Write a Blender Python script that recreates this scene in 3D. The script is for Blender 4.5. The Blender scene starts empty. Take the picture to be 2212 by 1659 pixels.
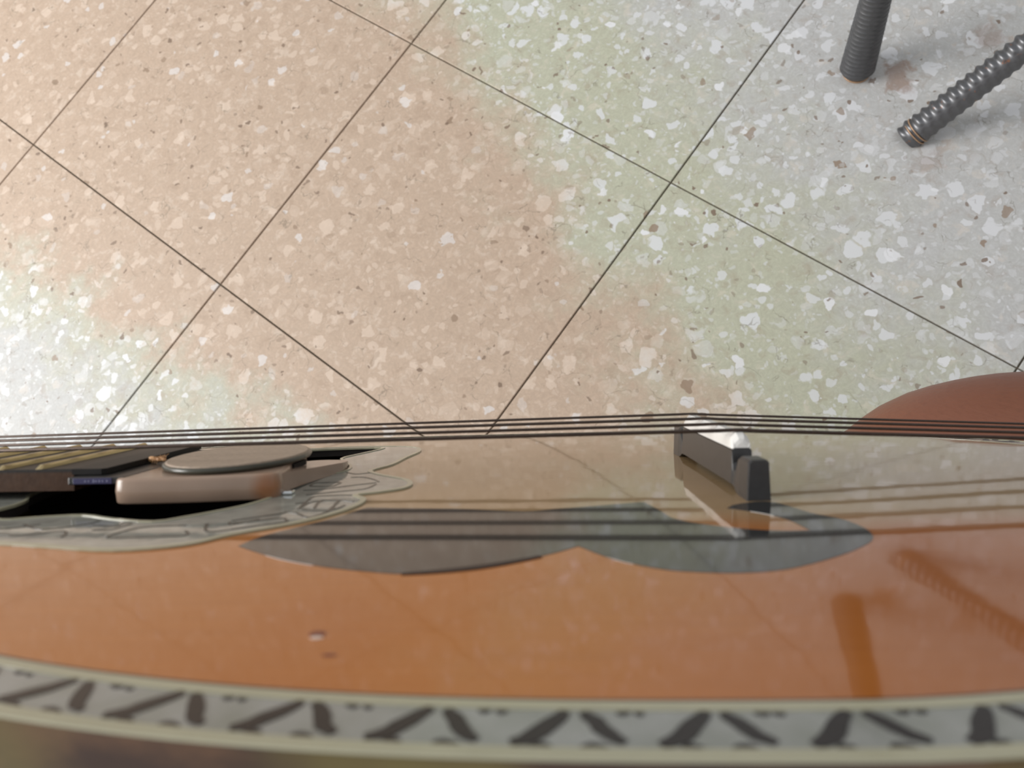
import bpy, bmesh, math, random
from mathutils import Vector, Matrix
from mathutils.geometry import delaunay_2d_cdt

# ------------------------------------------------------------------ camera, world, light
S = bpy.context.scene
COL = S.collection
CM = 0.01
CAM_POS = Vector((104.036, 2.551, 78.075)) * CM
CAM_ROT = Matrix(((0.785435, 0.538624, -0.304919),
                  (0.588066, -0.803070, 0.096207),
                  (-0.193052, -0.254877, -0.947506)))      # columns: right, down, forward
cd = bpy.data.cameras.new('camera')
cam = bpy.data.objects.new('camera', cd); COL.objects.link(cam)
cd.sensor_fit = 'HORIZONTAL'; cd.sensor_width = 36.0
cd.lens = 1600.0 / 2212.0 * 36.0
cd.clip_start = 0.005; cd.clip_end = 60
cd.dof.use_dof = True; cd.dof.focus_distance = 0.38; cd.dof.aperture_fstop = 18.0
m3 = CAM_ROT @ Matrix.Diagonal(Vector((1, -1, -1)))
cam.matrix_world = Matrix.Translation(CAM_POS) @ m3.to_4x4()
S.camera = cam

W = bpy.data.worlds.new('world'); S.world = W; W.use_nodes = True
W.node_tree.nodes['Background'].inputs[0].default_value = (0.94, 0.97, 1.0, 1)
W.node_tree.nodes['Background'].inputs[1].default_value = 0.63

def area(name, loc, target, sx, sy, power, col=(1, 1, 1)):
    d = bpy.data.lights.new(name, 'AREA'); d.shape = 'RECTANGLE'; d.size = sx; d.size_y = sy
    d.energy = power; d.color = col
    o = bpy.data.objects.new(name, d); COL.objects.link(o); o.location = loc
    o.rotation_euler = (Vector(target) - Vector(loc)).to_track_quat('-Z', 'Y').to_euler()
    return o
area('window_light', (-1.35, -1.35, 1.75), (0.45, 0.0, 0.0), 1.6, 1.5, 106, (1.0, 0.985, 0.96))

S.view_settings.view_transform = 'Standard'; S.view_settings.look = 'None'
S.view_settings.gamma = 1.0; S.view_settings.exposure = 0.0
S.view_settings.use_curve_mapping = False

# ------------------------------------------------------------------ helpers
def lin(r, g, b):
    f = lambda c: (c / 255 / 12.92) if c / 255 <= 0.04045 else ((c / 255 + 0.055) / 1.055) ** 2.4
    return (f(r), f(g), f(b), 1)

class NT:
    """tiny node-tree helper"""
    def __init__(self, name):
        self.m = bpy.data.materials.new(name); self.m.use_nodes = True
        self.t = self.m.node_tree; self.b = self.t.nodes['Principled BSDF']
    def n(self, kind, **kw):
        x = self.t.nodes.new(kind)
        for k, v in kw.items(): setattr(x, k, v)
        return x
    def link(self, a, b): self.t.links.new(a, b)
    def set(self, sock, v):
        if hasattr(v, 'is_linked') or isinstance(v, bpy.types.NodeSocket): self.link(v, sock)
        else: sock.default_value = v
    def math(self, op, a, b=0.0, clamp=False):
        x = self.n('ShaderNodeMath', operation=op, use_clamp=clamp)
        self.set(x.inputs[0], a); self.set(x.inputs[1], b); return x.outputs[0]
    def vmath(self, op, a, b=(0, 0, 0)):
        x = self.n('ShaderNodeVectorMath', operation=op)
        self.set(x.inputs[0], a); self.set(x.inputs[1], b)
        return x.outputs['Value'] if op in ('LENGTH', 'DOT_PRODUCT', 'DISTANCE') else x.outputs[0]
    def mix(self, fac, a, b):
        x = self.n('ShaderNodeMix', data_type='RGBA')
        self.set(x.inputs[0], fac); self.set(x.inputs[6], a); self.set(x.inputs[7], b); return x.outputs[2]
    def ramp(self, v, a, b, smooth=True):
        x = self.n('ShaderNodeMapRange', interpolation_type='SMOOTHSTEP' if smooth else 'LINEAR')
        self.set(x.inputs[0], v); x.inputs[1].default_value = a; x.inputs[2].default_value = b; return x.outputs[0]
    def noise(self, vec, scale, detail=3, rough=0.5):
        x = self.n('ShaderNodeTexNoise'); self.set(x.inputs['Vector'], vec)
        x.inputs['Scale'].default_value = scale; x.inputs['Detail'].default_value = detail
        x.inputs['Roughness'].default_value = rough; return x.outputs['Fac'], x.outputs['Color']
    def voronoi(self, vec, scale, feature='F1'):
        x = self.n('ShaderNodeTexVoronoi', feature=feature); self.set(x.inputs['Vector'], vec)
        x.inputs['Scale'].default_value = scale; return x
    def bump(self, h, strength, dist):
        x = self.n('ShaderNodeBump'); x.inputs['Strength'].default_value = strength
        x.inputs['Distance'].default_value = dist; self.link(h, x.inputs['Height'])
        self.link(x.outputs[0], self.b.inputs['Normal'])
    def objco(self): return self.n('ShaderNodeTexCoord').outputs['Object']

def mat(name, col, rough=0.4, metal=0.0, ior=1.5, vary=0.12, scale=300.0, coat=0.0):
    k = NT(name)
    f, _ = k.noise(k.objco(), scale, 3)
    dark = tuple(c * (1 - vary) for c in col[:3]) + (1,); light = tuple(min(1, c * (1 + vary)) for c in col[:3]) + (1,)
    k.link(k.mix(f, dark, light), k.b.inputs['Base Color'])
    k.b.inputs['Roughness'].default_value = rough; k.b.inputs['Metallic'].default_value = metal
    k.b.inputs['IOR'].default_value = ior
    if coat:
        k.b.inputs['Coat Weight'].default_value = coat; k.b.inputs['Coat Roughness'].default_value = 0.03
    return k.m

def mesh_obj(name, verts, faces, material, parent=None, smooth=False):
    me = bpy.data.meshes.new(name); me.from_pydata([tuple(v) for v in verts], [], faces); me.update()
    if smooth:
        for p in me.polygons: p.use_smooth = True
    me.materials.append(material)
    o = bpy.data.objects.new(name, me); COL.objects.link(o)
    if parent is not None: o.parent = parent
    return o

def tag(o, label=None, category=None, group=None, kind=None):
    if label: o['label'] = label
    if category: o['category'] = category
    if group: o['group'] = group
    if kind: o['kind'] = kind
    return o

def empty(name, loc=(0, 0, 0)):
    o = bpy.data.objects.new(name, None); COL.objects.link(o); o.location = loc; o.empty_display_size = 0.02
    return o

def inside(p, poly):
    x, y = p; r = False; j = len(poly) - 1
    for i in range(len(poly)):
        xi, yi = poly[i]; xj, yj = poly[j]
        if (yi > y) != (yj > y) and x < (xj - xi) * (y - yi) / (yj - yi) + xi: r = not r
        j = i
    return r

def smooth_closed(poly, n=4, closed=True):
    """Catmull-Rom through the points"""
    out = []; N = len(poly)
    rng = range(N) if closed else range(N - 1)
    g = (lambda i: poly[i % N]) if closed else (lambda i: poly[max(0, min(N - 1, i))])
    for i in rng:
        p0, p1, p2, p3 = g(i - 1), g(i), g(i + 1), g(i + 2)
        for k in range(n):
            t = k / n
            out.append(tuple(0.5 * ((2 * b) + (-a + c) * t + (2 * a - 5 * b + 4 * c - d) * t * t + (-a + 3 * b - 3 * c + d) * t ** 3)
                             for a, b, c, d in zip(p0, p1, p2, p3)))
    if not closed: out.append(tuple(poly[-1]))
    return out

# soundboard arch, cm, in the instrument's own frame (x towards the tail, y away from the player, z out of the top)
def arch(x, y): return -0.0022 * y * y + 0.0175 * y

def plate(name, outline, z0, z1, material, parent, holes=(), step=0.6, surf=arch, hole_mat=None):
    """A thin plate with the given outline following the arched soundboard, from z0 to z1 above it (cm)."""
    pts = []; edges = []; loops = [list(outline)] + [list(h) for h in holes]
    for lp in loops:
        s = len(pts); pts += [Vector(p) for p in lp]
        edges += [(s + i, s + (i + 1) % len(lp)) for i in range(len(lp))]
    if step:
        xs = [p[0] for p in outline]; ys = [p[1] for p in outline]
        nx = int((max(xs) - min(xs)) / step); ny = int((max(ys) - min(ys)) / step)
        for i in range(1, nx):
            for j in range(1, ny):
                q = (min(xs) + i * step + 0.013 * j, min(ys) + j * step)
                if inside(q, outline) and not any(inside(q, h) for h in holes): pts.append(Vector(q))
    v, e, f, *_ = delaunay_2d_cdt(pts, edges, [], 0, 1e-6)
    tri = []
    for t in f:
        cx = sum(v[i].x for i in t) / len(t); cy = sum(v[i].y for i in t) / len(t)
        if inside((cx, cy), outline) and not any(inside((cx, cy), h) for h in holes): tri.append(list(t))
    verts = [(p.x * CM, p.y * CM, (surf(p.x, p.y) + z1) * CM) for p in v]
    faces = []
    for t in tri:
        a, b, c = (Vector(verts[i]) for i in t[:3])
        faces.append(t if (b - a).cross(c - a).z > 0 else t[::-1])
    ntop = len(faces); nouter = ntop + len(loops[0])
    for lp in loops:
        for i in range(len(lp)):
            a = lp[i]; b = lp[(i + 1) % len(lp)]; s = len(verts)
            for q in (a, b):
                verts.append((q[0] * CM, q[1] * CM, (surf(*q) + z0) * CM)); verts.append((q[0] * CM, q[1] * CM, (surf(*q) + z1) * CM))
            faces.append([s, s + 2, s + 3, s + 1])
    o = mesh_obj(name, verts, faces, material, parent)
    for i, p in enumerate(o.data.polygons): p.use_smooth = i < ntop
    if hole_mat:
        o.data.materials.append(hole_mat)
        for p in list(o.data.polygons)[nouter:]: p.material_index = 1
    return o

def ribbon_outline(line, w, taper=False):
    L = []; Rr = []; n = len(line)
    for i, p in enumerate(line):
        a = line[max(0, i - 1)]; b = line[min(n - 1, i + 1)]
        d = Vector((b[0] - a[0], b[1] - a[1])); d.normalize(); q = Vector((-d.y, d.x))
        ww = w / 2
        if taper: ww *= 0.25 + 0.75 * math.sin(math.pi * (0.1 + 0.8 * i / (n - 1)))
        L.append((p[0] + q.x * ww, p[1] + q.y * ww)); Rr.append((p[0] - q.x * ww, p[1] - q.y * ww))
    return L, Rr

def ribbon(name, line, w, z0, z1, material, parent, taper=False, surf=arch):
    L, Rr = ribbon_outline(line, w, taper); n = len(L); V = []; F = []
    for i in range(n):
        for q, z in ((L[i], z0), (L[i], z1), (Rr[i], z1), (Rr[i], z0)):
            V.append((q[0] * CM, q[1] * CM, (surf(*q) + z) * CM))
    for i in range(n - 1):
        a = 4 * i; b = a + 4
        F += [[a, b, b + 1, a + 1], [a + 1, b + 1, b + 2, a + 2], [a + 2, b + 2, b + 3, a + 3]]
    F += [[0, 1, 2, 3], [4 * n - 1, 4 * n - 2, 4 * n - 3, 4 * n - 4]]
    return mesh_obj(name, V, F, material, parent)

def tube(name, pts, rad, material, parent=None, seg=12, smooth=True, cap=True, scale=CM, mod=None):
    """sweep of circles along pts (list of 3-tuples), rad a number or list; mod(i, angle)->extra radius"""
    V = []; F = []; n = len(pts); P = [Vector(p) for p in pts]; up = None
    for i in range(n):
        d = (P[min(n - 1, i + 1)] - P[max(0, i - 1)]).normalized()
        if up is None:
            up = Vector((0, 0, 1)) if abs(d.z) < 0.9 else Vector((1, 0, 0))
        s = d.cross(up).normalized(); up = s.cross(d).normalized()
        r = rad[i] if isinstance(rad, (list, tuple)) else rad
        for k in range(seg):
            a = 2 * math.pi * k / seg; rr = r + (mod(i, a) if mod else 0)
            V.append((P[i] + (s * math.cos(a) + up * math.sin(a)) * rr) * scale)
    for i in range(n - 1):
        for k in range(seg):
            a = i * seg + k; b = i * seg + (k + 1) % seg
            F.append([a, b, b + seg, a + seg])
    if cap:
        F.append(list(range(seg))[::-1]); F.append([(n - 1) * seg + k for k in range(seg)])
    o = mesh_obj(name, V, F, material, parent, smooth)
    if cap:
        o.data.polygons[len(F) - 1].use_smooth = False; o.data.polygons[len(F) - 2].use_smooth = False
    return o

def box(name, x0, x1, y0, y1, z0, z1, material, parent, bevel=0.03, seg=2):
    bm = bmesh.new()
    r = bmesh.ops.create_cube(bm, size=1.0)
    for v in r['verts']:
        v.co = Vector(((x0 + x1) / 2 + v.co.x * (x1 - x0), (y0 + y1) / 2 + v.co.y * (y1 - y0), (z0 + z1) / 2 + v.co.z * (z1 - z0))) * CM
    if bevel: bmesh.ops.bevel(bm, geom=bm.edges[:], offset=bevel * CM, segments=seg, affect='EDGES', profile=0.5)
    me = bpy.data.meshes.new(name); bm.to_mesh(me); bm.free(); me.materials.append(material)
    o = bpy.data.objects.new(name, me); COL.objects.link(o); o.parent = parent
    return o

# ------------------------------------------------------------------ floor
def terrazzo():
    k = NT('terrazzo'); geo = k.n('ShaderNodeNewGeometry').outputs['Position']
    oi = k.n('ShaderNodeObjectInfo')
    off = k.vmath('SCALE', (17.3, 9.1, 0.0)); off.node.inputs['Scale'].default_value = 1.0
    k.link(oi.outputs['Random'], off.node.inputs['Scale'])
    p = k.vmath('ADD', geo, off)
    _, nc = k.noise(p, 60, 3)
    wob = k.vmath('SCALE', k.vmath('SUBTRACT', nc, (0.5, 0.5, 0.5))); wob.node.inputs['Scale'].default_value = 0.022
    p = k.vmath('ADD', p, wob)
    sep = k.n('ShaderNodeSeparateXYZ'); k.link(geo, sep.inputs[0]); X, Y = sep.outputs[0], sep.outputs[1]
    # tint zones: pinkish in the middle, olive then grey towards the stand, window brightness painted in pale
    n1, _ = k.noise(geo, 11, 5, 0.7)
    wv = k.math('MULTIPLY', k.math('SUBTRACT', n1, 0.5), 0.34)
    u = k.math('ADD', k.math('ADD', k.math('MULTIPLY', X, 0.42), k.math('MULTIPLY', Y, 0.91)), wv)   # towards upper right
    fo = k.ramp(u, 0.50, 0.66); fg = k.ramp(u, 0.69, 0.92)
    u2 = k.math('ADD', k.math('ADD', k.math('MULTIPLY', X, 0.10), k.math('MULTIPLY', Y, -0.99)), wv)
    fw = k.ramp(u2, 0.10, 0.20); fw2 = k.ramp(u2, 0.17, 0.27)
    pink, olive, grey = lin(191, 168, 148), lin(188, 189, 168), lin(194, 194, 193)
    base = k.mix(fw2, k.mix(fw, k.mix(fg, k.mix(fo, pink, olive), grey), lin(188, 187, 170)), lin(190, 190, 188))
    chipcol = k.mix(fw, k.mix(fg, k.mix(fo, lin(214, 195, 178), lin(208, 209, 208)), lin(210, 210, 212)), lin(212, 212, 212))
    strongness = k.math('ADD', 0.5, k.math('MULTIPLY', k.math('MAXIMUM', fo, fw), 0.5))
    # fine cement grain
    g1, _ = k.noise(p, 260, 5, 0.7)
    base = k.mix(k.ramp(g1, 0.35, 0.75), k.mix(0.22, base, (0.16, 0.13, 0.10, 1)), base)
    g2, _ = k.noise(p, 48, 4, 0.65)
    base = k.mix(k.math('MULTIPLY', k.ramp(g2, 0.52, 0.72), 0.30), base, lin(150, 126, 106))
    base = k.mix(k.math('MULTIPLY', k.ramp(g2, 0.46, 0.30), 0.30), base, lin(222, 208, 194))
    def chips(scale, lo, size, colour, strength, hi=2.0, vec=p):
        nonlocal base
        v1 = k.voronoi(vec, scale); v2 = k.voronoi(vec, scale, 'DISTANCE_TO_EDGE') if scale < 50 else None
        sx = k.n('ShaderNodeSeparateXYZ'); k.link(v1.outputs['Color'], sx.inputs[0])
        sel = k.math('MULTIPLY', k.math('GREATER_THAN', sx.outputs[0], lo), k.math('LESS_THAN', sx.outputs[0], hi))
        rad = k.math('LESS_THAN', v1.outputs['Distance'], k.math('ADD', size, k.math('MULTIPLY', sx.outputs[1], 0.22)))
        ed = k.ramp(v2.outputs['Distance'], 0.02, 0.11) if v2 else 1.0
        f = k.math('MULTIPLY', k.math('MULTIPLY', sel, rad), ed)
        tone = k.math('ADD', 0.35, k.math('MULTIPLY', sx.outputs[2], 0.75))
        f = k.math('MULTIPLY', f, k.math('MULTIPLY', tone, strength))
        base = k.mix(k.math('MINIMUM', f, 1.0), base, colour); return sx
    chips(150, 0.45, 0.20, chipcol, k.math('MULTIPLY', strongness, 0.55))
    chips(75, 0.50, 0.22, chipcol, k.math('MULTIPLY', strongness, 0.85))
    chips(42, 0.52, 0.24, chipcol, strongness)
    p2 = k.vmath('ADD', p, (3.7, 1.9, 0))
    chips(48, 0.80, 0.18, lin(222, 222, 224), k.math('MULTIPLY', strongness, 0.85), vec=p2)
    chips(60, 0.90, 0.16, lin(140, 118, 98), 0.75, vec=p2, hi=0.96)
    chips(110, 0.90, 0.16, lin(120, 100, 84), 0.8, vec=p2)
    # hairline cracks of chips
    v3 = k.voronoi(p, 34, 'DISTANCE_TO_EDGE'); n3, _ = k.noise(geo, 40, 2)
    cr = k.math('MULTIPLY', k.math('LESS_THAN', v3.outputs['Distance'], 0.012), k.ramp(n3, 0.52, 0.62))
    base = k.mix(k.math('MULTIPLY', cr, 0.45), base, lin(110, 100, 85))
    # rust marks beside the metal feet
    for (sx_, sy_, r_, st) in ((0.9395, 0.634, 0.026, 0.6), (0.997, 0.719, 0.024, 0.4), (1.018, 0.560, 0.02, 0.3)):
        d = k.vmath('DISTANCE', geo, (sx_, sy_, 0.0))
        f = k.ramp(k.math('ADD', d, k.math('MULTIPLY', k.math('SUBTRACT', g2, 0.5), 0.09)), r_, r_ * 0.2)
        base = k.mix(k.math('MULTIPLY', f, st), base, lin(132, 98, 76))
    k.link(base, k.b.inputs['Base Color'])
    k.b.inputs['Roughness'].default_value = 0.5; k.b.inputs['IOR'].default_value = 1.4
    k.bump(g1, 0.12, 0.0006)
    return k.m
M_floor = terrazzo()
M_grout = mat('grout', lin(104, 94, 80), 0.9, scale=120, vary=0.25)
TS = 0.40
bm = bmesh.new()
fl = mesh_obj('floor', [(-3.2, -3.2, -0.05), (4.8, -3.2, -0.05), (4.8, 4.8, -0.05), (-3.2, 4.8, -0.05),
                        (-3.2, -3.2, -0.0025), (4.8, -3.2, -0.0025), (4.8, 4.8, -0.0025), (-3.2, 4.8, -0.0025)],
              [[0, 3, 2, 1], [4, 5, 6, 7], [0, 1, 5, 4], [1, 2, 6, 5], [2, 3, 7, 6], [3, 0, 4, 7]], M_grout)
tag(fl, 'terrazzo tiled floor with thin dark joints', 'floor', kind='structure')
bm.free()
g = 0.0010; c = 0.0006; h_ = TS / 2 - g
tv = [(-h_, -h_, -0.0025), (h_, -h_, -0.0025), (h_, h_, -0.0025), (-h_, h_, -0.0025),
      (-h_, -h_, -c), (h_, -h_, -c), (h_, h_, -c), (-h_, h_, -c),
      (-h_ + c, -h_ + c, 0), (h_ - c, -h_ + c, 0), (h_ - c, h_ - c, 0), (-h_ + c, h_ - c, 0)]
tf = [[8, 9, 10, 11]] + [[i, (i + 1) % 4, 4 + (i + 1) % 4, 4 + i] for i in range(4)] + [[4 + i, 4 + (i + 1) % 4, 8 + (i + 1) % 4, 8 + i] for i in range(4)]
tm = bpy.data.meshes.new('tile'); tm.from_pydata(tv, [], tf); tm.update(); tm.materials.append(M_floor)
for i in range(-8, 12):
    for j in range(-8, 12):
        if not (-4 <= i <= 6 and -4 <= j <= 5) and (i % 1 or not (-8 <= i <= 11)): continue
        if (i + 0.5 - 2) ** 2 + (j + 0.5 - 1) ** 2 > 84: continue
        t = bpy.data.objects.new('tile', tm); COL.objects.link(t); t.parent = fl
        t.location = ((i + 0.5) * TS, (j + 0.5) * TS, 0)

def wallmat():
    return mat('wall_paint', lin(214, 210, 202), 0.8, scale=20, vary=0.04)
M_wall = wallmat()
def slab(name, a, b):
    x0, y0, z0 = a; x1, y1, z1 = b
    o = mesh_obj(name, [(x0, y0, z0), (x1, y0, z0), (x1, y1, z0), (x0, y1, z0), (x0, y0, z1), (x1, y0, z1), (x1, y1, z1), (x0, y1, z1)],
                 [[0, 3, 2, 1], [4, 5, 6, 7], [0, 1, 5, 4], [1, 2, 6, 5], [2, 3, 7, 6], [3, 0, 4, 7]], M_wall)
    tag(o, None, None, None, 'structure'); return o
slab('wall_back', (-3.2, 4.65, -0.05), (4.8, 4.8, 2.7))
slab('wall_right', (4.65, -3.2, -0.05), (4.8, 4.65, 2.7))

# ------------------------------------------------------------------ bouzouki: frame and materials
BZ = empty('bouzouki')
Gm = Matrix(((0.784120, -0.295261, -0.545873), (0.600933, 0.141500, 0.786675), (-0.155034, -0.944880, 0.288385)))
BZ.matrix_world = Matrix.Translation(Vector((103.393, 6.264, 54.384)) * CM) @ Gm.to_4x4()
tag(BZ, 'eight-string bouzouki with glossy orange top, dark pickguard and mosaic edge band', 'bouzouki')

def wood():
    k = NT('lacquered_soundboard'); co = k.objco()
    mp = k.n('ShaderNodeMapping'); k.link(co, mp.inputs[0]); mp.inputs['Scale'].default_value = (4, 90, 1)
    f, _ = k.noise(mp.outputs[0], 6, 5, 0.6); f2, _ = k.noise(co, 14, 3)
    base = k.mix(f, lin(166, 98, 34), lin(184, 112, 44))
    base = k.mix(k.math('MULTIPLY', k.ramp(f2, 0.45, 0.75), 0.35), base, lin(160, 84, 38))
    sp = k.n('ShaderNodeSeparateXYZ'); k.link(co, sp.inputs[0])
    base = k.mix(k.math('MULTIPLY', k.ramp(sp.outputs[0], -0.06, 0.03), 0.45), base, lin(122, 60, 32))
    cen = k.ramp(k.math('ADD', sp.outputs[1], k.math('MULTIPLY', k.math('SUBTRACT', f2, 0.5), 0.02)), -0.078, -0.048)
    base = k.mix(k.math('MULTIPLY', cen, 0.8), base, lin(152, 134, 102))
    k.link(base, k.b.inputs['Base Color'])
    k.b.inputs['Roughness'].default_value = 0.06; k.b.inputs['IOR'].default_value = 1.65
    w, _ = k.noise(co, 55, 2); k.bump(w, 0.06, 0.0010)
    return k.m
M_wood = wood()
def shell(name, a, b, scale, rough=0.05, ior=1.75):
    k = NT(name); co = k.objco(); v = k.voronoi(co, scale); f, _ = k.noise(co, scale * 2.3, 4)
    k.link(k.mix(k.math('ADD', k.math('MULTIPLY', f, 0.5), k.math('MULTIPLY', v.outputs['Distance'], 0.5)), a, b), k.b.inputs['Base Color'])
    k.b.inputs['Roughness'].default_value = rough; k.b.inputs['IOR'].default_value = ior
    k.bump(f, 0.05, 0.0006)
    return k.m
M_guard = mat('black_pickguard', lin(40, 40, 40), 0.07, ior=1.9, scale=200)
M_rosette = shell('pearl_rosette', lin(112, 112, 106), lin(168, 168, 158), 160)
M_pearl = shell('pearl_band', lin(112, 116, 104), lin(160, 160, 158), 120, 0.12)
M_cream = mat('cream_binding', lin(168, 164, 140), 0.15, scale=150, vary=0.1)
M_dkline = mat('dark_purfling', lin(74, 44, 32), 0.12)
M_ink = mat('dark_engraving', lin(62, 62, 58), 0.2)
M_inlay = mat('dark_inlay', lin(34, 28, 27), 0.3, scale=400, vary=0.35)
M_ebony = mat('ebony', lin(48, 47, 47), 0.3, scale=500, vary=0.3)
M_board = mat('fretboard_wood', lin(34, 32, 31), 0.45, scale=260, vary=0.35, ior=1.25)
M_bone = mat('bone', lin(232, 230, 226), 0.22, scale=220, vary=0.05)
M_brass = mat('fret_brass', lin(198, 178, 136), 0.3, metal=1.0, scale=300)
M_string = mat('string_metal', lin(74, 62, 56), 0.35, metal=0.8, scale=900, vary=0.35)
M_chrome = mat('chrome', lin(225, 228, 230), 0.12, metal=1.0)
M_inside = mat('cavity_shade', lin(26, 18, 14), 0.8)
def stavemat(name, a, b, c2):
    k = NT(name); co = k.objco(); mp = k.n('ShaderNodeMapping'); k.link(co, mp.inputs[0]); mp.inputs['Scale'].default_value = (1, 3, 3)
    f, _ = k.noise(mp.outputs[0], 45, 4, 0.6); f2, _ = k.noise(co, 30, 2)
    k.link(k.mix(k.ramp(f2, 0.45, 0.65), k.mix(k.ramp(f, 0.35, 0.65), a, b), c2), k.b.inputs['Base Color'])
    k.b.inputs['Roughness'].default_value = 0.07; k.b.inputs['IOR'].default_value = 1.6; k.bump(f2, 0.25, 0.004); return k.m
M_stave = [stavemat('walnut_stave', lin(58, 36, 22), lin(96, 66, 42), lin(104, 90, 44)), stavemat('maple_stave', lin(90, 62, 30), lin(126, 96, 50), lin(70, 50, 30))]
M_neck = mat('neck_wood', lin(84, 56, 40), 0.25, scale=90, vary=0.3)

# ---- body outline (half) : wood edge, cm
def halfw(x):
    if x > -2: return 14.0 * math.sqrt(max(0, 1 - ((x + 2) / 15.5) ** 2))
    return 14.0 * (1 - ((-2 - x) / 27.0) ** 2.69)
near = []
for i in range(0, 61):
    x = -27.0 + 25.0 * i / 60
    near.append((x, -max(2.6, halfw(x))))
for i in range(1, 41):
    a = math.pi / 2 * i / 40; near.append((-2 + 15.5 * math.sin(a), -14.0 * math.cos(a)))
EDGE = near + [(x, -y) for x, y in near[-2::-1]]
def offset(d):
    out = []; n = len(EDGE)
    for i in range(n):
        a = EDGE[(i - 1) % n]; b = EDGE[(i + 1) % n]
        if i == 0 or i == n - 1: out.append((EDGE[i][0], EDGE[i][1] + (-d if i == 0 else d))); continue
        t = Vector((b[0] - a[0], b[1] - a[1])).normalized()
        out.append((EDGE[i][0] + t.y * d, EDGE[i][1] - t.x * d))
    return out
HOLE = [(-18.87, -5.17), (-17.94, -4.99), (-16.94, -4.86), (-15.98, -5.28), (-14.76, -5.62), (-14.16, -5.21), (-13.52, -4.55), (-13.05, -3.91), (-12.77, -2.97), (-12.77, -1.9), (-13.16, -1.02), (-12.95, -0.43), (-12.4, 0.18), (-11.81, 1.01), (-11.91, 2.22), (-12.73, 4.06), (-12.35, 5.54), (-11.84, 7.46), (-12.78, 7.75), (-15.01, 7.24), (-17.54, 5.9), (-19.26, 4.23), (-20.3, 2.2), (-20.5, 0), (-20.23, -2.03), (-19.79, -2.9), (-19.66, -3.58), (-19.78, -4.54)]
HOLE = smooth_closed(HOLE, 3)
board = plate('soundboard', EDGE, -0.28, 0.0, M_wood, BZ, [HOLE], 0.55, hole_mat=M_inside)  # hole walls take the dark cavity colour, standing in for shade
ROSETTE = [(-22.5, -6.6), (-19.88, -6.75), (-17.36, -7.22), (-16.01, -7.52), (-14.39, -7.84), (-13.05, -7.51), (-12.35, -6.77), (-11.18, -5.85), (-10.53, -5.01), (-10.15, -4.15), (-10.14, -3.45), (-10.49, -2.89), (-9.9, -2.51), (-9.33, -2.04), (-9.23, -1.35), (-9.6, -0.57), (-10.49, 0.26), (-10.98, 1.11), (-10.55, 2.37), (-10.38, 4.13), (-10.19, 6.4), (-10.96, 8.09), (-13.48, 8.37), (-17.4, 7.1), (-22, 7.0), (-23.5, 3.2), (-23.5, -3.2)]
ROSETTE = smooth_closed(ROSETTE, 4)
ros = plate('rosette', ROSETTE, 0.0, 0.03, M_rosette, BZ, [HOLE], 0.5)
tag(ros, 'grey pearly rosette plate engraved with scrolls around the soundhole')
def closed_ribbon(name, loop, w, z0, z1, m, parent):
    return ribbon(name, loop + loop[:2], w, z0, z1, m, parent)
closed_ribbon('rosette_border', ROSETTE, 0.16, 0.0, 0.045, M_cream, ros)
LINES = [[(-12.83, -5.62), (-11.87, -5.0), (-11.76, -4.84), (-11.41, -5.02), (-11.06, -5.39), (-10.86, -5.21), (-10.68, -4.67), (-10.76, -3.9), (-10.76, -3.66)], [(-11.55, -4.53), (-11.48, -3.84), (-11.18, -3.58), (-10.76, -3.56), (-10.33, -3.78)], [(-11.57, -4.36), (-11.61, -3.69), (-11.58, -3.08), (-11.09, -2.96), (-10.58, -2.94)], [(-12.51, -6.39), (-11.99, -6.09), (-11.45, -5.84), (-11.53, -5.58), (-11.64, -5.46), (-12.08, -5.59), (-12.7, -5.84)], [(-12.18, -1.51), (-12.13, -1.09), (-11.44, -1.02), (-11.42, -1.4), (-11.57, -1.68), (-12.16, -1.57)], [(-11.89, -2.85), (-11.22, -2.49), (-10.43, -2.12), (-10.24, -1.43)], [(-11.68, 0.8), (-11.28, 0.42), (-10.82, 0.64), (-10.59, 0.45)], [(-11.3, -0.18), (-10.88, -0.21), (-10.46, -0.66), (-10.24, -1.06)], [(-12.17, -2.2), (-11.59, -2.02), (-11.01, -1.61), (-10.29, -1.18)], [(-11.45, -4.58), (-10.71, -4.75), (-10.45, -4.18)], [(-11.15, -4.51), (-11.25, -3.86), (-11.19, -3.53)], [(-10.72, -4.71), (-10.72, -4.33), (-10.73, -3.75)], [(-11.83, -3.91), (-11.7, -3.83), (-11.57, -3.7)], [(-15.17, -6.89), (-14.8, -6.14), (-13.76, -5.99)], [(-15.11, -6.96), (-14.19, -6.94), (-13.37, -6.86), (-13.55, -6.47)], [(-13.32, -5.88), (-12.99, -6.57), (-12.47, -6.4), (-11.98, -6.09)], [(-12.81, -5.76), (-12.67, -5.98), (-12.2, -5.51)], [(-16.09, -5.87), (-15.46, -5.98), (-15.44, -5.62), (-15.03, -5.57)], [(-15.83, -6.29), (-15.38, -6.25), (-15.2, -5.77)], [(-17.9, -5.69), (-17.1, -6.17), (-16.36, -5.78), (-16.15, -5.49)], [(-18.24, -6.46), (-17.32, -6.65), (-16.49, -6.36), (-16.2, -6.84)], [(-18.94, -5.98), (-18.12, -6.07), (-17.49, -5.69)]]
for ln in LINES:
    ribbon('engraved_line', smooth_closed(ln, 4, False), 0.07, 0.02, 0.04, M_ink, ros)
# pale carved lip of the soundhole
closed_ribbon('soundhole_lip', HOLE, 0.10, -0.02, 0.055, M_cream, ros)

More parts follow.
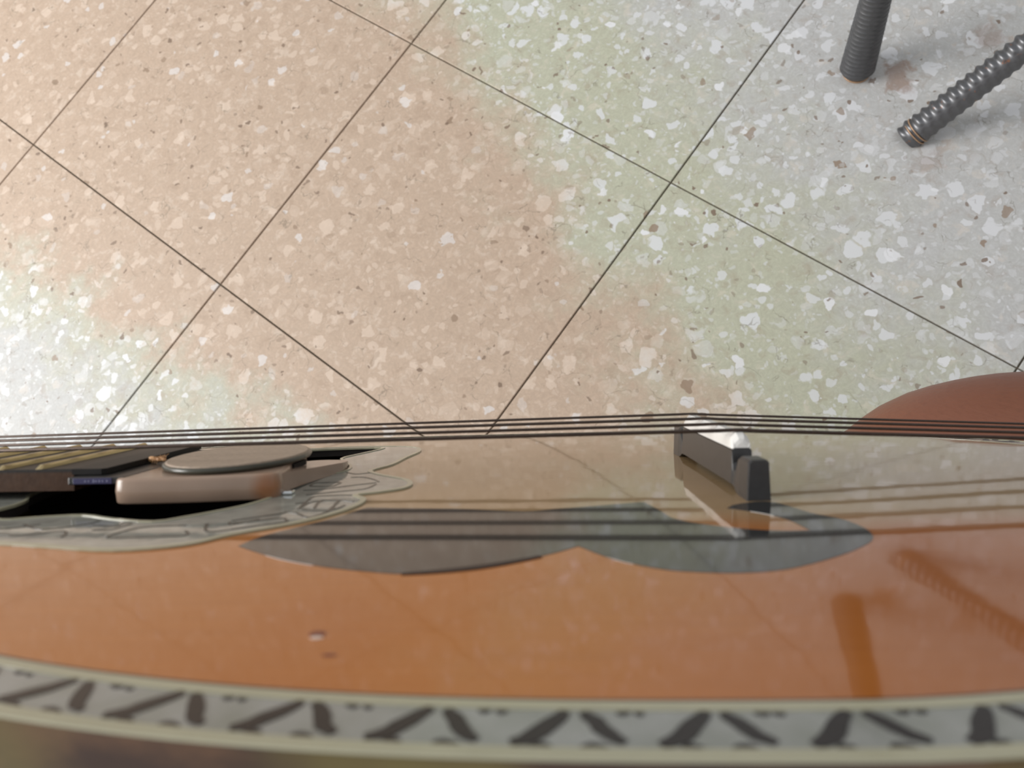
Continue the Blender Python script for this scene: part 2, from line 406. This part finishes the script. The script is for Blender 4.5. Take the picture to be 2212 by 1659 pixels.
PICK = [(-11.85, -7.63), (-10.69, -8.51), (-9.59, -9.05), (-8.71, -9.34), (-7.89, -9.5), (-6.88, -9.28), (-6.02, -8.91), (-5.2, -8.44), (-4.63, -7.95), (-4.2, -8.57), (-3.8, -8.99), (-3.17, -9.41), (-2.61, -9.58), (-1.79, -9.66), (-0.9, -9.49), (0.17, -8.88), (0.97, -8.25), (1.45, -7.68), (1.61, -6.99), (1.44, -6.18), (0.95, -5.56), (0.55, -4.59), (0.17, -4.35), (-0.53, -4.62), (-0.85, -5.0), (-0.22, -5.48), (0.22, -6.11), (0.41, -7.04), (-0.19, -7.04), (-1.02, -6.82), (-1.92, -6.31), (-2.35, -5.8), (-2.5, -5.12), (-2.76, -4.22), (-3.85, -4.51), (-5.02, -4.82), (-5.82, -5.01), (-7.34, -4.68), (-9.01, -4.48), (-9.83, -4.35), (-10.36, -5.35), (-11.0, -6.17), (-11.59, -6.89)]
def soft(poly, sharp):
    """smooth all but the sharp corners"""
    out = []; N = len(poly)
    for i in range(N):
        p0, p1, p2, p3 = poly[i - 1], poly[i], poly[(i + 1) % N], poly[(i + 2) % N]
        if i in sharp: p0 = p1
        if (i + 1) % N in sharp: p3 = p2
        for k in range(4):
            t = k / 4
            out.append(tuple(0.5 * ((2 * b) + (-a + c) * t + (2 * a - 5 * b + 4 * c - d) * t * t + (-a + 3 * b - 3 * c + d) * t ** 3) for a, b, c, d in zip(p0, p1, p2, p3)))
    return out
pgd = plate('pickguard', soft(PICK, {0, 8, 24, 27, 33, 39}), 0.0, 0.008, M_guard, BZ, (), 0.55)
tag(pgd, 'black glossy pickguard with two lobes and a leaf-shaped cut-out below the bridge')

M_gap = mat('gap_shade', lin(52, 34, 26), 0.6, scale=600, vary=0.5)
lift = ribbon('lift_gap_shade', smooth_closed([(-8.0, -9.52), (-7.3, -9.40), (-6.6, -9.20), (-6.0, -8.93), (-5.4, -8.60)], 4, False), 0.20, 0.0, 0.02, M_gap, pgd, True)  # dark ribbon stands in for the shade in the gap
tag(lift, 'dark strip painted as gap shade under the lifted pickguard edge')

# ---- edge band
def band(name, d0, d1, z0, z1, m, parent):
    A = offset(d0); B = offset(d1); V = []; F = []; n = len(A)
    for i in range(n):
        for q, z in ((A[i], z0), (A[i], z1), (B[i], z1), (B[i], z0)):
            V.append((q[0] * CM, q[1] * CM, (arch(*q) + z) * CM))
    for i in range(n - 1):
        a = 4 * i; b = a + 4
        F += [[a, a + 1, b + 1, b], [a + 1, a + 2, b + 2, b + 1], [a + 2, a + 3, b + 3, b + 2]]
    return mesh_obj(name, V, F, m, parent)
band('purfling_line', 0.0, 0.07, -0.2, 0.005, M_dkline, BZ)
mos = band('mosaic_band', 0.26, 1.04, -0.25, 0.0, M_pearl, BZ)
tag(mos, 'pearl edge band inlaid with dark curved strokes')
tag(band('inner_binding', 0.07, 0.26, -0.25, 0.015, M_cream, BZ), 'thin cream binding line beside the wood')
tag(band('outer_binding', 1.04, 1.24, -0.02, 0.02, M_cream, BZ), 'thin cream binding on the outer rim')
# walk along the band centre line and lay the dark strokes
A0 = offset(0.26); A1 = offset(1.04)
cum = [0.0]
for i in range(1, len(A0)):
    cum.append(cum[-1] + (Vector(A0[i]) - Vector(A0[i - 1])).length)
def bandpt(s, t):
    s = max(0, min(cum[-1] - 1e-4, s)); i = 0
    lo, hi = 0, len(cum) - 1
    while hi - lo > 1:
        m_ = (lo + hi) // 2
        if cum[m_] <= s: lo = m_
        else: hi = m_
    u = (s - cum[lo]) / (cum[lo + 1] - cum[lo])
    a = Vector(A0[lo]).lerp(Vector(A0[lo + 1]), u); b = Vector(A1[lo]).lerp(Vector(A1[lo + 1]), u)
    p_ = a.lerp(b, t); return (p_.x, p_.y)
i0 = min(range(len(A0) // 2), key=lambda i: abs(A0[i][0] + 4.07)); s0 = cum[i0]
P = 1.66
random.seed(4)
far_v = []; far_f = []
nper = int(cum[-1] / P)
for kk in range(-int(s0 / P), int((cum[-1] - s0) / P)):
    b0 = s0 + kk * P
    strokes = [([(0.0, 0.88), (0.22, 0.72), (0.42, 0.38), (0.62, 0.04)], 0.25), ([(0.80, 0.06), (0.95, 0.30), (1.10, 0.66), (1.28, 0.84)], 0.22),
               ([(0.22, 0.97), (0.32, 0.93), (0.42, 0.97)], 0.12), ([(0.78, 0.97), (0.90, 0.92), (1.05, 0.97)], 0.12),
               ([(1.20, 0.06), (1.28, 0.1), (1.36, 0.06)], 0.08), ([(1.42, 0.07), (1.49, 0.11), (1.55, 0.07)], 0.08)]
    for st, w in strokes:
        ln = [bandpt(b0 + a + random.uniform(-.02, .02), t) for a, t in smooth_closed(st, 2, False)]
        if ln[0][1] < 0 and -14 < ln[0][0] < 4:
            ribbon('inlay_stroke', ln, w, -0.01, 0.012, M_inlay, mos, True)
        else:
            L, R_ = ribbon_outline(ln, w, True)
            for i in range(len(L) - 1):
                s_ = len(far_v)
                far_v += [(q[0] * CM, q[1] * CM, (arch(*q) + 0.012) * CM) for q in (L[i], L[i + 1], R_[i + 1], R_[i])]
                far_f.append([s_ + 3, s_ + 2, s_ + 1, s_])
tag(mesh_obj('inlay_strokes', far_v, far_f, M_inlay, mos), kind='stuff')

# ---- bowl back made of staves
OUT = offset(1.235)
half = [p for p in OUT if p[1] <= 0]
NS = 15
def bowl(p, th):
    """th 0 near rim .. pi far rim"""
    x, y = p; w = abs(y); dep = 15.0 * math.sqrt(min(1, w / 15.7)) * (0.25 + 0.75 * min(1, (x + 29) / 16.0))
    z_r = arch(x, y) - 0.015
    cy = math.cos(th); sy = math.sin(th)
    return (x * CM, -w * cy * CM, (z_r - dep * sy ** 0.9) * CM)
for s in range(NS):
    V = []; F = []; nt = 4
    for p in half:
        for q in range(nt + 1):
            th = math.pi * (s + q / nt) / NS
            g_ = 0.002 if q in (0, nt) else 0
            a = bowl(p, th); V.append((a[0], a[1] * (1 - g_), a[2]))
    m_ = nt + 1
    for i in range(len(half) - 1):
        for q in range(nt): F.append([i * m_ + q, i * m_ + q + 1, (i + 1) * m_ + q + 1, (i + 1) * m_ + q])
    mesh_obj('stave', V, F, M_stave[s % 2], BZ, True)
# inner shell added with the cavity's shade in its colour, so that the soundhole reads black
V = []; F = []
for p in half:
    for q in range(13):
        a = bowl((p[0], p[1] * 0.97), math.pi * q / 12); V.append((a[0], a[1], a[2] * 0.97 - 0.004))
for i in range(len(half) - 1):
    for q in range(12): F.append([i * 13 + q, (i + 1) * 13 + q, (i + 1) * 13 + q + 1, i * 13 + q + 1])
mesh_obj('cavity_shade_shell', V, F, M_inside, BZ, True)

# ---- neck and fretboard
def fbz(x): return 0.82 - 0.27 * max(0, (-17.5 - x) / 50.0)
def fbw(x): return 3.02 - (-17.5 - x) * 0.0255
V = []; F = []; xs = [-68.4 + 2.505 * i for i in range(21)]
xs[-1] = -18.35
for x in xs:
    w = fbw(x); zt = fbz(x); b = 0.05
    zb = zt - 0.6
    prof = [(-w, zb), (-w, zt - b), (-w + b, zt), (w - b, zt), (w, zt - b), (w, zb)]
    V += [(x * CM, a * CM, z * CM) for a, z in prof]
for i in range(len(xs) - 1):
    for k in range(6):
        a = i * 6 + k; b = i * 6 + (k + 1) % 6; F.append([a, a + 6, b + 6, b])
F += [[0, 1, 2, 3, 4, 5], [6 * (len(xs) - 1) + k for k in range(6)][::-1]]
def boardmat():
    k = NT('worn_board_side'); co = k.objco(); sp = k.n('ShaderNodeSeparateXYZ'); k.link(co, sp.inputs[0])
    f, _ = k.noise(co, 160, 4, 0.6); f2, _ = k.noise(co, 420, 3)
    top = k.mix(f, lin(22, 21, 20), lin(48, 43, 40))
    side = k.mix(f2, lin(52, 32, 20), lin(84, 58, 40))
    fs = k.ramp(sp.outputs[2], 0.0078, 0.0068)
    wear = k.math('MULTIPLY', k.ramp(f, 0.55, 0.7), k.ramp(f2, 0.5, 0.7))
    k.link(k.mix(k.math('MULTIPLY', wear, 0.4), k.mix(fs, top, side), lin(150, 148, 130)), k.b.inputs['Base Color'])
    k.b.inputs['Roughness'].default_value = 0.45; k.b.inputs['Specular IOR Level'].default_value = 0.22; k.bump(f2, 0.2, 0.0004); return k.m
M_side = boardmat()
fb = mesh_obj('fretboard', V, F, M_side, BZ)
ext = plate('fretboard_end', [(-18.4, -3.0), (-17.55, -3.02), (-17.45, -2.9), (-17.45, 2.9), (-17.55, 3.02), (-18.4, 3.0)], 0.66, 0.82, M_board, BZ, (), None, surf=lambda x, y: 0)
nv = []; nf = []
for x in [-66, -60, -50, -40, -32, -29.5, -28]:
    w = fbw(x) * 0.98; zt = fbz(x) - 0.58; d = 1.5 if x < -33 else 2.2 + (x + 33) * 0.9
    for k in range(9):
        a = math.pi * k / 8; nv.append((x * CM, -w * math.cos(a) * CM, (zt - d * math.sin(a)) * CM))
for i in range(6):
    for k in range(8): nf.append([i * 9 + k, i * 9 + k + 1, i * 9 + 10 + k, i * 9 + 9 + k])
mesh_obj('neck', nv, nf, M_neck, BZ, True)
for n in range(1, 23):
    x = -(68.0 * 2 ** (-n / 12.0)) - 0.35; w = fbw(x) - 0.10; zt = fbz(x)
    prof = [(-0.10, 0.0), (-0.085, 0.07), (-0.035, 0.115), (0.035, 0.115), (0.085, 0.07), (0.10, 0.0)]
    V = []; F = []
    for y, sc in ((-w - 0.08, 0.02), (-w + 0.12, 1), (w - 0.12, 1), (w + 0.08, 0.02)):
        V += [((x + a) * CM, y * CM, (zt + z * sc - (0.04 if sc < 0.5 else 0)) * CM) for a, z in prof]
    for i in range(3):
        for k in range(5): F.append([i * 6 + k, i * 6 + k + 1, i * 6 + 7 + k, i * 6 + 6 + k])
    mesh_obj('fret', V, F, M_brass, BZ)
box('nut', -68.7, -68.35, -1.75, 1.75, 0.0, 0.72, M_bone, BZ)
hd = plate('headstock', [(-68.7, -1.8), (-71, -3.2), (-84, -3.8), (-85.5, -2), (-85.5, 2), (-84, 3.8), (-71, 3.2), (-68.7, 1.8)], -1.4, 0.1, M_neck, BZ, (), None,
           surf=lambda x, y: 0.22 * (x + 68.7))
pegs = []
for i in range(4):
    for sgn in (-1, 1):
        px_ = -72.5 - 3.1 * i; pz = 0.22 * (px_ + 68.7)
        pg_ = tube('tuning_post', [(px_, sgn * 1.7, pz), (px_, sgn * 1.7, pz + 0.9)], 0.35, M_chrome, hd)
        tube('tuning_button', [(px_, sgn * 3.2, pz - 0.7), (px_, sgn * 4.4, pz - 0.7), (px_, sgn * 4.5, pz - 0.7), (px_, sgn * 5.6, pz - 0.7)], [0.2, 0.2, 0.6, 0.7], M_bone, hd)

# ---- bridge
BR = empty('bridge'); BR.parent = BZ
BR.rotation_euler = (math.radians(1.0), 0, math.radians(2.0)); BR.location = (0.0, 0, 0)
def station_mesh(name, st, m, parent, bev=0.07):
    """st: list of (y, halfthick_bottom, halfthick_top, z0, z1)"""
    V = []; F = []
    for y, hb, ht, z0, z1 in st:
        for x, z in ((-hb, z0), (-hb * 0.5 - ht * 0.5, (z0 + z1) / 2), (-ht, z1 - bev), (-ht + bev, z1), (ht - bev, z1), (ht, z1 - bev), (hb * 0.5 + ht * 0.5, (z0 + z1) / 2), (hb, z0)):
            V.append((x * CM, y * CM, z * CM))
    n = len(st)
    for i in range(n - 1):
        for k in range(8):
            a = i * 8 + k; b = i * 8 + (k + 1) % 8; F.append([a, b, b + 8, a + 8])
    F += [list(range(8))[::-1], [8 * (n - 1) + k for k in range(8)]]
    return mesh_obj(name, V, F, m, parent)
st = []
for sgn in (-1, 1):
    s_ = [(4.28, 0.29, 0.24, -0.04, 0.97), (4.22, 0.31, 0.27, -0.04, 1.0), (3.55, 0.31, 0.27, -0.03, 1.0), (3.38, 0.30, 0.26, -0.02, 0.95), (3.22, 0.29, 0.25, 0.02, 0.76), (3.08, 0.28, 0.24, 0.10, 0.60),
          (2.96, 0.28, 0.25, 0.13, 0.60), (2.90, 0.29, 0.26, 0.15, 0.74), (2.86, 0.30, 0.27, 0.15, 1.12)]
    if sgn < 0: st += [(-a, *r) for a, *r in s_]
    else: st += [(a, *r) for a, *r in s_[::-1]]
    if sgn < 0: st += [(y_, 0.30, 0.27, 0.16, 1.12) for y_ in (-2.4, -1.2, 0, 1.2, 2.4)]
tag(station_mesh('base', st, M_ebony, BR), 'black ebony bridge base with raised end blocks')
sd = [(-2.86, 0.24, 0.16, 1.10, 1.26), (-2.84, 0.265, 0.20, 1.10, 1.36), (-2.76, 0.27, 0.22, 1.10, 1.46), (-2.62, 0.27, 0.23, 1.10, 1.52), (0, 0.27, 0.23, 1.10, 1.54), (2.62, 0.27, 0.23, 1.10, 1.52), (2.8, 0.27, 0.21, 1.10, 1.42), (2.86, 0.24, 0.16, 1.10, 1.26)]
tag(station_mesh('saddle', sd, M_bone, BR, 0.13), 'white bone saddle')

# ---- strings and tailpiece
TP = empty('tailpiece'); TP.parent = BZ
plate('tailpiece_plate', [(11.7, -2.6), (12.2, -3.2), (13.6, -3.4), (14.75, -2.6), (14.75, 2.6), (13.6, 3.4), (12.2, 3.2), (11.7, 2.6)], 0.72, 0.88, M_chrome, TP, (), None, surf=lambda x, y: -0.06 * max(0, x - 12))
box('tailpiece_bracket', 14.6, 14.95, -2.4, 2.4, -3.2, 0.75, M_chrome, TP, 0.05)
courses = [-2.5, -0.83, 0.83, 2.5]; diam = [(0.11, 0.065), (0.092, 0.06), (0.075, 0.07), (0.06, 0.06)]
for ci, y in enumerate(courses):
    for pi, dy in enumerate((-0.13, 0.13)):
        r = diam[ci][pi] / 2; yn = -1.25 + 2.5 * ci / 3 + dy * 0.7; yt = -2.75 + 5.5 * ci / 3 + dy
        ys = y + dy; zs = 1.545 + r * 0.6 + 0.0175 * ys
        xo = -0.06 - 0.035 * ys * 0.9
        pts = [(-68.5, yn, 0.74), (xo - 0.5, ys, zs - 0.008), (xo - 0.1, ys, zs), (xo + 0.1, ys, zs), (xo + 0.5, ys, zs - 0.03), (12.2, yt, 0.98), (12.3, yt, 0.86)]
        tube('string', pts, r, M_string, BZ, 8)

# ---- soundhole pickup
PK = empty('soundhole_pickup'); PK.parent = BZ
def taupe():
    k = NT('taupe_plastic'); co = k.objco(); f, _ = k.noise(co, 600, 4, 0.6); f2, _ = k.noise(co, 90, 2)
    base = k.mix(f2, lin(150, 126, 108), lin(172, 148, 130))
    d = k.vmath('DISTANCE', co, (-0.1285, -0.0315, 0.0025))
    base = k.mix(k.math('MULTIPLY', k.ramp(d, 0.006, 0.001), 0.8), base, lin(150, 90, 40))
    k.link(base, k.b.inputs['Base Color']); k.b.inputs['Roughness'].default_value = 0.2
    k.bump(f, 0.06, 0.0003); return k.m
M_taupe = taupe()
M_disc = mat('speckled_taupe', lin(165, 146, 128), 0.5, scale=900, vary=0.35)
M_discrim = mat('olive_rim', lin(70, 68, 58), 0.3)
pk_out = smooth_closed([(-16.72, -3.56), (-16.0, -3.6), (-14.6, -3.5), (-13.6, -3.33), (-12.86, -3.16), (-12.62, -2.98), (-12.62, -2.6), (-12.9, -1.0), (-13.15, 0.6), (-13.5, 2.2),
                        (-14.8, 3.0), (-16.6, 3.0), (-16.96, 2.4), (-17.0, 0), (-17.0, -2.8), (-16.96, -3.3)], 4)
def pillow(name, outline, z0, z1, m, parent, r=0.14, flat=True):
    """rounded slab: stacked inset loops"""
    n = len(outline); cx = sum(p[0] for p in outline) / n; cy = sum(p[1] for p in outline) / n
    nor = []
    area2 = sum(outline[i][0] * outline[(i + 1) % n][1] - outline[(i + 1) % n][0] * outline[i][1] for i in range(n))
    for i in range(n):
        a = outline[i - 1]; b = outline[(i + 1) % n]; t = Vector((b[0] - a[0], b[1] - a[1])).normalized()
        v_ = Vector((-t.y, t.x)); nor.append(v_ if area2 > 0 else -v_)
    levels = [(z0, r * 0.5)]
    levels += [(z0 + r * 0.4, 0.0), ((z0 + z1) / 2, -0.03), (z1 - r, 0.0), (z1 - r * 0.5, r * 0.13), (z1 - r * 0.13, r * 0.5), (z1, r)]
    V = []; F = []
    for z, ins in levels:
        for i in range(n): V.append(((outline[i][0] + nor[i].x * ins) * CM, (outline[i][1] + nor[i].y * ins) * CM, z * CM))
    for l in range(len(levels) - 1):
        for i in range(n):
            a = l * n + i; b = l * n + (i + 1) % n; F.append([a, b, b + n, a + n] if area2 > 0 else [b, a, a + n, b + n])
    top = [(len(levels) - 1) * n + i for i in range(n)]; F.append(top if area2 > 0 else top[::-1])
    bot = list(range(n)); F.append(bot[::-1] if area2 > 0 else bot)
    o = mesh_obj(name, V, F, m, parent, True)
    o.data.polygons[len(F) - 2].use_smooth = False
    return o
tag(pillow('housing', pk_out, -0.09, 0.62, M_taupe, PK, 0.11), 'rounded taupe plastic housing with an amber corner')
dk = []
for i in range(48):
    a = 2 * math.pi * i / 48; dk.append((-14.72 + 1.95 * math.cos(a), -0.25 + 2.9 * math.sin(a)))
ds = pillow('disc', dk, 0.62, 0.84, M_disc, PK, 0.05)
tag(ds, 'flat oval speckled disc lying on the housing')
closed_ribbon_pts = [(p[0], p[1]) for p in dk]
Lr = [(-14.72 + 1.955 * math.cos(2 * math.pi * i / 48), -0.25 + 2.905 * math.sin(2 * math.pi * i / 48), 0.715) for i in range(49)]
tube('disc_rim', Lr, 0.085, M_discrim, ds, 8, cap=False)
arm = plate('arm', smooth_closed([(-12.66, -2.7), (-12.35, -1.2), (-12.0, 0.5), (-11.86, 1.3), (-12.05, 2.2), (-12.8, 2.5), (-13.4, 2.0), (-13.2, 0.2), (-12.9, -1.4)], 3), 0.03, 0.0, M_taupe, PK, (), 0.4,
            surf=lambda x, y: 0)
for v in arm.data.vertices:
    if v.co.z < 0.0001: v.co.z = (0.56 - 0.062 * (v.co.y / CM + 2.7)) * CM
tag(arm, 'sloping taupe arm reaching the soundhole edge')
box('slot', -13.1, -12.85, -0.9, 0.3, 0.40, 0.56, M_inside, arm, 0.0)
tab = box('clamp_tab', -18.25, -16.7, -3.42, 2.9, 0.44, 0.64, M_ebony, PK, 0.03)
M_blue = mat('blue_label', lin(58, 56, 92), 0.35, scale=500)
lb = box('label_strip', -18.1, -17.02, -3.445, -3.41, 0.46, 0.62, M_blue, tab, 0.01)
tag(lb, 'dark blue label strip')
M_mark = mat('pale_print', lin(120, 120, 150), 0.5)
for i, (x, hgt) in enumerate(((-17.75, .05), (-17.66, .04), (-17.52, .08), (-17.45, .05), (-17.36, .06), (-17.27, .045), (-17.15, .05))):
    box('print_mark', x - 0.022, x + 0.022, -3.452, -3.44, 0.54 - hgt / 2, 0.54 + hgt / 2, M_mark, lb, 0.0)
tag(box('chrome_clip', -12.7, -12.3, -2.8, -2.5, -0.03, 0.07, M_chrome, PK, 0.03), 'small chrome clip')
# ding in the lacquer, its white highlight painted as a pale patch
M_ding = mat('raw_dent', lin(120, 62, 44), 0.4); M_dingpale = mat('dent_highlight', lin(214, 190, 176), 0.5)
def blob(cx, cy, rx, ry, n=14):
    return [(cx + rx * math.cos(2 * math.pi * i / n) * (1 + 0.1 * math.sin(3 * i)), cy + ry * math.sin(2 * math.pi * i / n)) for i in range(n)]
dn = plate('lacquer_dent', blob(-8.83, -12.05, 0.13, 0.10), 0.0, 0.006, M_ding, BZ, (), None)
plate('dent_highlight', blob(-8.80, -12.19, 0.10, 0.055), 0.0, 0.008, M_dingpale, dn, (), None)
plate('small_mark', blob(-8.45, -12.75, 0.11, 0.05), 0.0, 0.005, M_ding, dn, (), None)

# ------------------------------------------------------------------ tiny insect
M_ant = mat('tan_insect', lin(222, 170, 120), 0.3, scale=3000, vary=0.3)
AN = empty('insect')
AN.matrix_world = BZ.matrix_world @ Matrix.Translation(Vector((-17.14, -0.75, 0.655)) * CM) @ Matrix.Rotation(math.radians(-18), 4, 'Z') @ Matrix.Scale(1.3, 4)
tag(AN, 'tiny tan insect standing at the end of the fretboard', 'insect')
bp = [(-0.27, 0, .08), (-0.25, 0, .08), (-0.2, 0, .085), (-0.12, 0, .085), (-0.06, 0, .085), (-0.03, 0, .085), (0.03, 0, .09), (0.1, 0, .09), (0.14, 0, .09), (0.18, 0, .085), (0.22, 0, .075), (0.24, 0, .07)]
tube('body', bp, [0.01, 0.05, 0.075, 0.07, 0.045, 0.03, 0.06, 0.06, 0.035, 0.045, 0.04, 0.01], M_ant, AN, 12)
for sgn in (-1, 1):
    for lx in (-0.02, 0.05, 0.11):
        tube('leg', [(lx, sgn * 0.03, 0.09), (lx + 0.01, sgn * 0.10, 0.17), (lx + 0.02, sgn * 0.17, 0.0)], [0.012, 0.01, 0.006], M_ant, AN, 6)
    tube('antenna', [(0.2, sgn * 0.02, 0.1), (0.24, sgn * 0.04, 0.19), (0.29, sgn * 0.06, 0.22)], [0.008, 0.006, 0.004], M_ant, AN, 6)

# ------------------------------------------------------------------ ribbed metal stand in the corner
M_steel = mat('dark_ribbed_steel', lin(92, 92, 94), 0.34, metal=0.55, scale=160, vary=0.25)
M_rust = mat('coppery_rim', lin(176, 142, 112), 0.4, metal=0.3, scale=500, vary=0.3)
def rebar():
    k = NT('shiny_ribbed_steel'); co = k.objco(); f, _ = k.noise(co, 90, 3, 0.6)
    k.link(k.mix(k.math('MULTIPLY', k.ramp(f, 0.64, 0.72), 0.8), lin(112, 112, 114), lin(170, 118, 88)), k.b.inputs['Base Color'])
    k.b.inputs['Metallic'].default_value = 0.85; k.b.inputs['Roughness'].default_value = 0.4; return k.m
M_rebar = rebar()
STD = empty('metal_stand', (0.95, 0.70, 0.0))
tag(STD, 'dark metal stand with two ribbed rod legs standing on the tiles', 'stand')
def sub(p): return (p[0] - 95.0, p[1] - 70.0, p[2])
# upright leg with fine rings
a1, b1 = Vector((90.06, 61.96, 0.0)), Vector((88.95, 63.35, 9.0)); top1 = a1 + (b1 - a1) * 4.6
N1 = 520; pts = []; rad = []
for i in range(N1 + 1):
    t = i / N1; p_ = a1.lerp(top1, t); L_ = t * (top1 - a1).length
    r = 1.84 - 0.34 * min(1, L_ / 9.2) - 0.08 * t
    if L_ < 0.8: r *= 0.80 + 0.20 * math.sin(math.pi / 2 * L_ / 0.8)
    r += 0.085 * max(0, math.sin(2 * math.pi * L_ / 0.52)) ** 2 * (1 if L_ > 0.6 else 0)
    pts.append(sub(p_)); rad.append(r)
lg1 = tube('leg', pts, rad, M_steel, STD, 32)
tag(lg1, 'upright dark leg with fine rings')
ring = [(sub(a1)[0] + 1.42 * math.cos(a * math.pi / 16), sub(a1)[1] + 1.42 * math.sin(a * math.pi / 16), 0.10) for a in range(33)]
tube('foot_rim', ring, 0.10, M_rust, lg1, 8, cap=False)
# slanted reinforcing-bar leg
a2, b2 = Vector((98.79, 57.12, 0.0)), Vector((103.83, 65.23, 9.0)); top2 = a2 + (b2 - a2) * 4.6
ax = (top2 - a2); Ltot = ax.length; ax.normalize()
side = ax.cross(Vector((0, 0, 1))).normalized(); upv = side.cross(ax)
N2 = 760; SEG = 56; V = []; F = []
PER = 0.98
for i in range(N2 + 1):
    L_ = Ltot * i / N2
    for k in range(SEG):
        a = 2 * math.pi * k / SEG
        r = 1.38 - 0.20 * min(1, L_ / 13)
        # two rows of slanted ribs, separated by smooth long seams
        row = 0 if math.sin(a - 1.15) >= 0 else 1
        u = ((a - 1.15 - row * math.pi) % (2 * math.pi)) / math.pi
        env = max(0.0, math.sin(math.pi * max(0, min(1, (u - 0.04) / 0.92)))) ** 0.5
        ph = (L_ + 0.55 * (u - 0.5) * (1 if row == 0 else -1)) / PER + 0.5 * row
        rib = 0.5 + 0.5 * math.cos(2 * math.pi * ph)
        r += (0.30 if row == 0 else 0.15) * rib * env + 0.02 * math.exp(-((min(u, 1 - u)) / 0.05) ** 2)
        if L_ < 0.5: r = r * (0.9 + 0.1 * L_ / 0.5)
        q = a2 + ax * L_ + (side * math.cos(a) + upv * math.sin(a)) * r
        if q.z < 0: q = q - ax * (q.z / ax.z)          # the foot is cut flush with the floor
        V.append(Vector(sub(q)) * CM)
for i in range(N2):
    for k in range(SEG):
        A = i * SEG + k; B = i * SEG + (k + 1) % SEG; F.append([A, B, B + SEG, A + SEG])
F.append([N2 * SEG + k for k in range(SEG)])
lg2 = mesh_obj('leg', V, F, M_rebar, STD, True)
tag(lg2, 'slanted reinforcing-bar leg with raised shiny ribs')
for L_ in (0.95, 1.35):
    rr = [tuple(Vector(sub(a2 + ax * L_ + (side * math.cos(a * math.pi / 20) + upv * math.sin(a * math.pi / 20)) * 1.50))) for a in range(41)]
    rr = [p_ for p_ in rr if p_[2] > 0.06]
    tube('foot_ring', rr, 0.07, M_rust, lg2, 8, cap=False)
t1, t2 = sub(top1), sub(top2)
tube('top_rail', [t1, tuple((Vector(t1) + Vector(t2)) / 2 + Vector((0, 0, 0.0))), t2], 1.1, M_steel, STD, 16)

# ------------------------------------------------------------------ the player's bare leg beyond the strings
def skin():
    k = NT('skin'); co = k.objco(); f, _ = k.noise(co, 14, 3); f2, _ = k.noise(co, 300, 3)
    mp = k.n('ShaderNodeMapping'); k.link(co, mp.inputs[0]); mp.inputs['Scale'].default_value = (60, 260, 200); mp.inputs['Rotation'].default_value = (0, 0, 0.7)
    f3, _ = k.noise(mp.outputs[0], 1.2, 3)
    base = k.mix(f, lin(106, 64, 46), lin(130, 80, 58)); base = k.mix(k.math('MULTIPLY', k.ramp(f2, 0.5, 0.8), 0.25), base, lin(94, 56, 42))
    k.link(base, k.b.inputs['Base Color']); k.b.inputs['Roughness'].default_value = 0.42
    k.b.inputs['Subsurface Weight'].default_value = 0.08; k.b.inputs['Subsurface Radius'].default_value = (0.01, 0.004, 0.002)
    k.bump(f3, 0.25, 0.0015); return k.m
M_skin = skin()
path = [(140.0, 29.0, 34.5), (133.0, 27.6, 31.2), (127.0, 25.3, 29.0), (121.4, 22.0, 27.6), (117.4, 19.5, 27.4), (114.8, 17.7, 26.0), (113.4, 16.4, 22.5), (112.3, 15.4, 17.0), (110.8, 14.2, 11.0), (109.4, 13.0, 6.0), (108.4, 12.2, 3.2), (106.6, 11.0, 2.6), (103.5, 9.2, 2.2), (99.0, 6.6, 1.6), (96.6, 5.2, 1.2)]
radii = [8.9, 8.5, 7.9, 7.45, 7.2, 6.6, 5.6, 5.3, 4.3, 3.4, 3.2, 3.0, 2.6, 2.1, 0.9]
pp = smooth_closed([(*p_, r) for p_, r in zip(path, radii)], 4, False)
c0 = Vector(path[0])
leg = tube('person', [tuple(Vector(q[:3])) for q in pp], [q[3] for q in pp], M_skin, None, 40)
tag(leg, 'bare brown knee and thigh of the seated player beyond the strings', 'person')
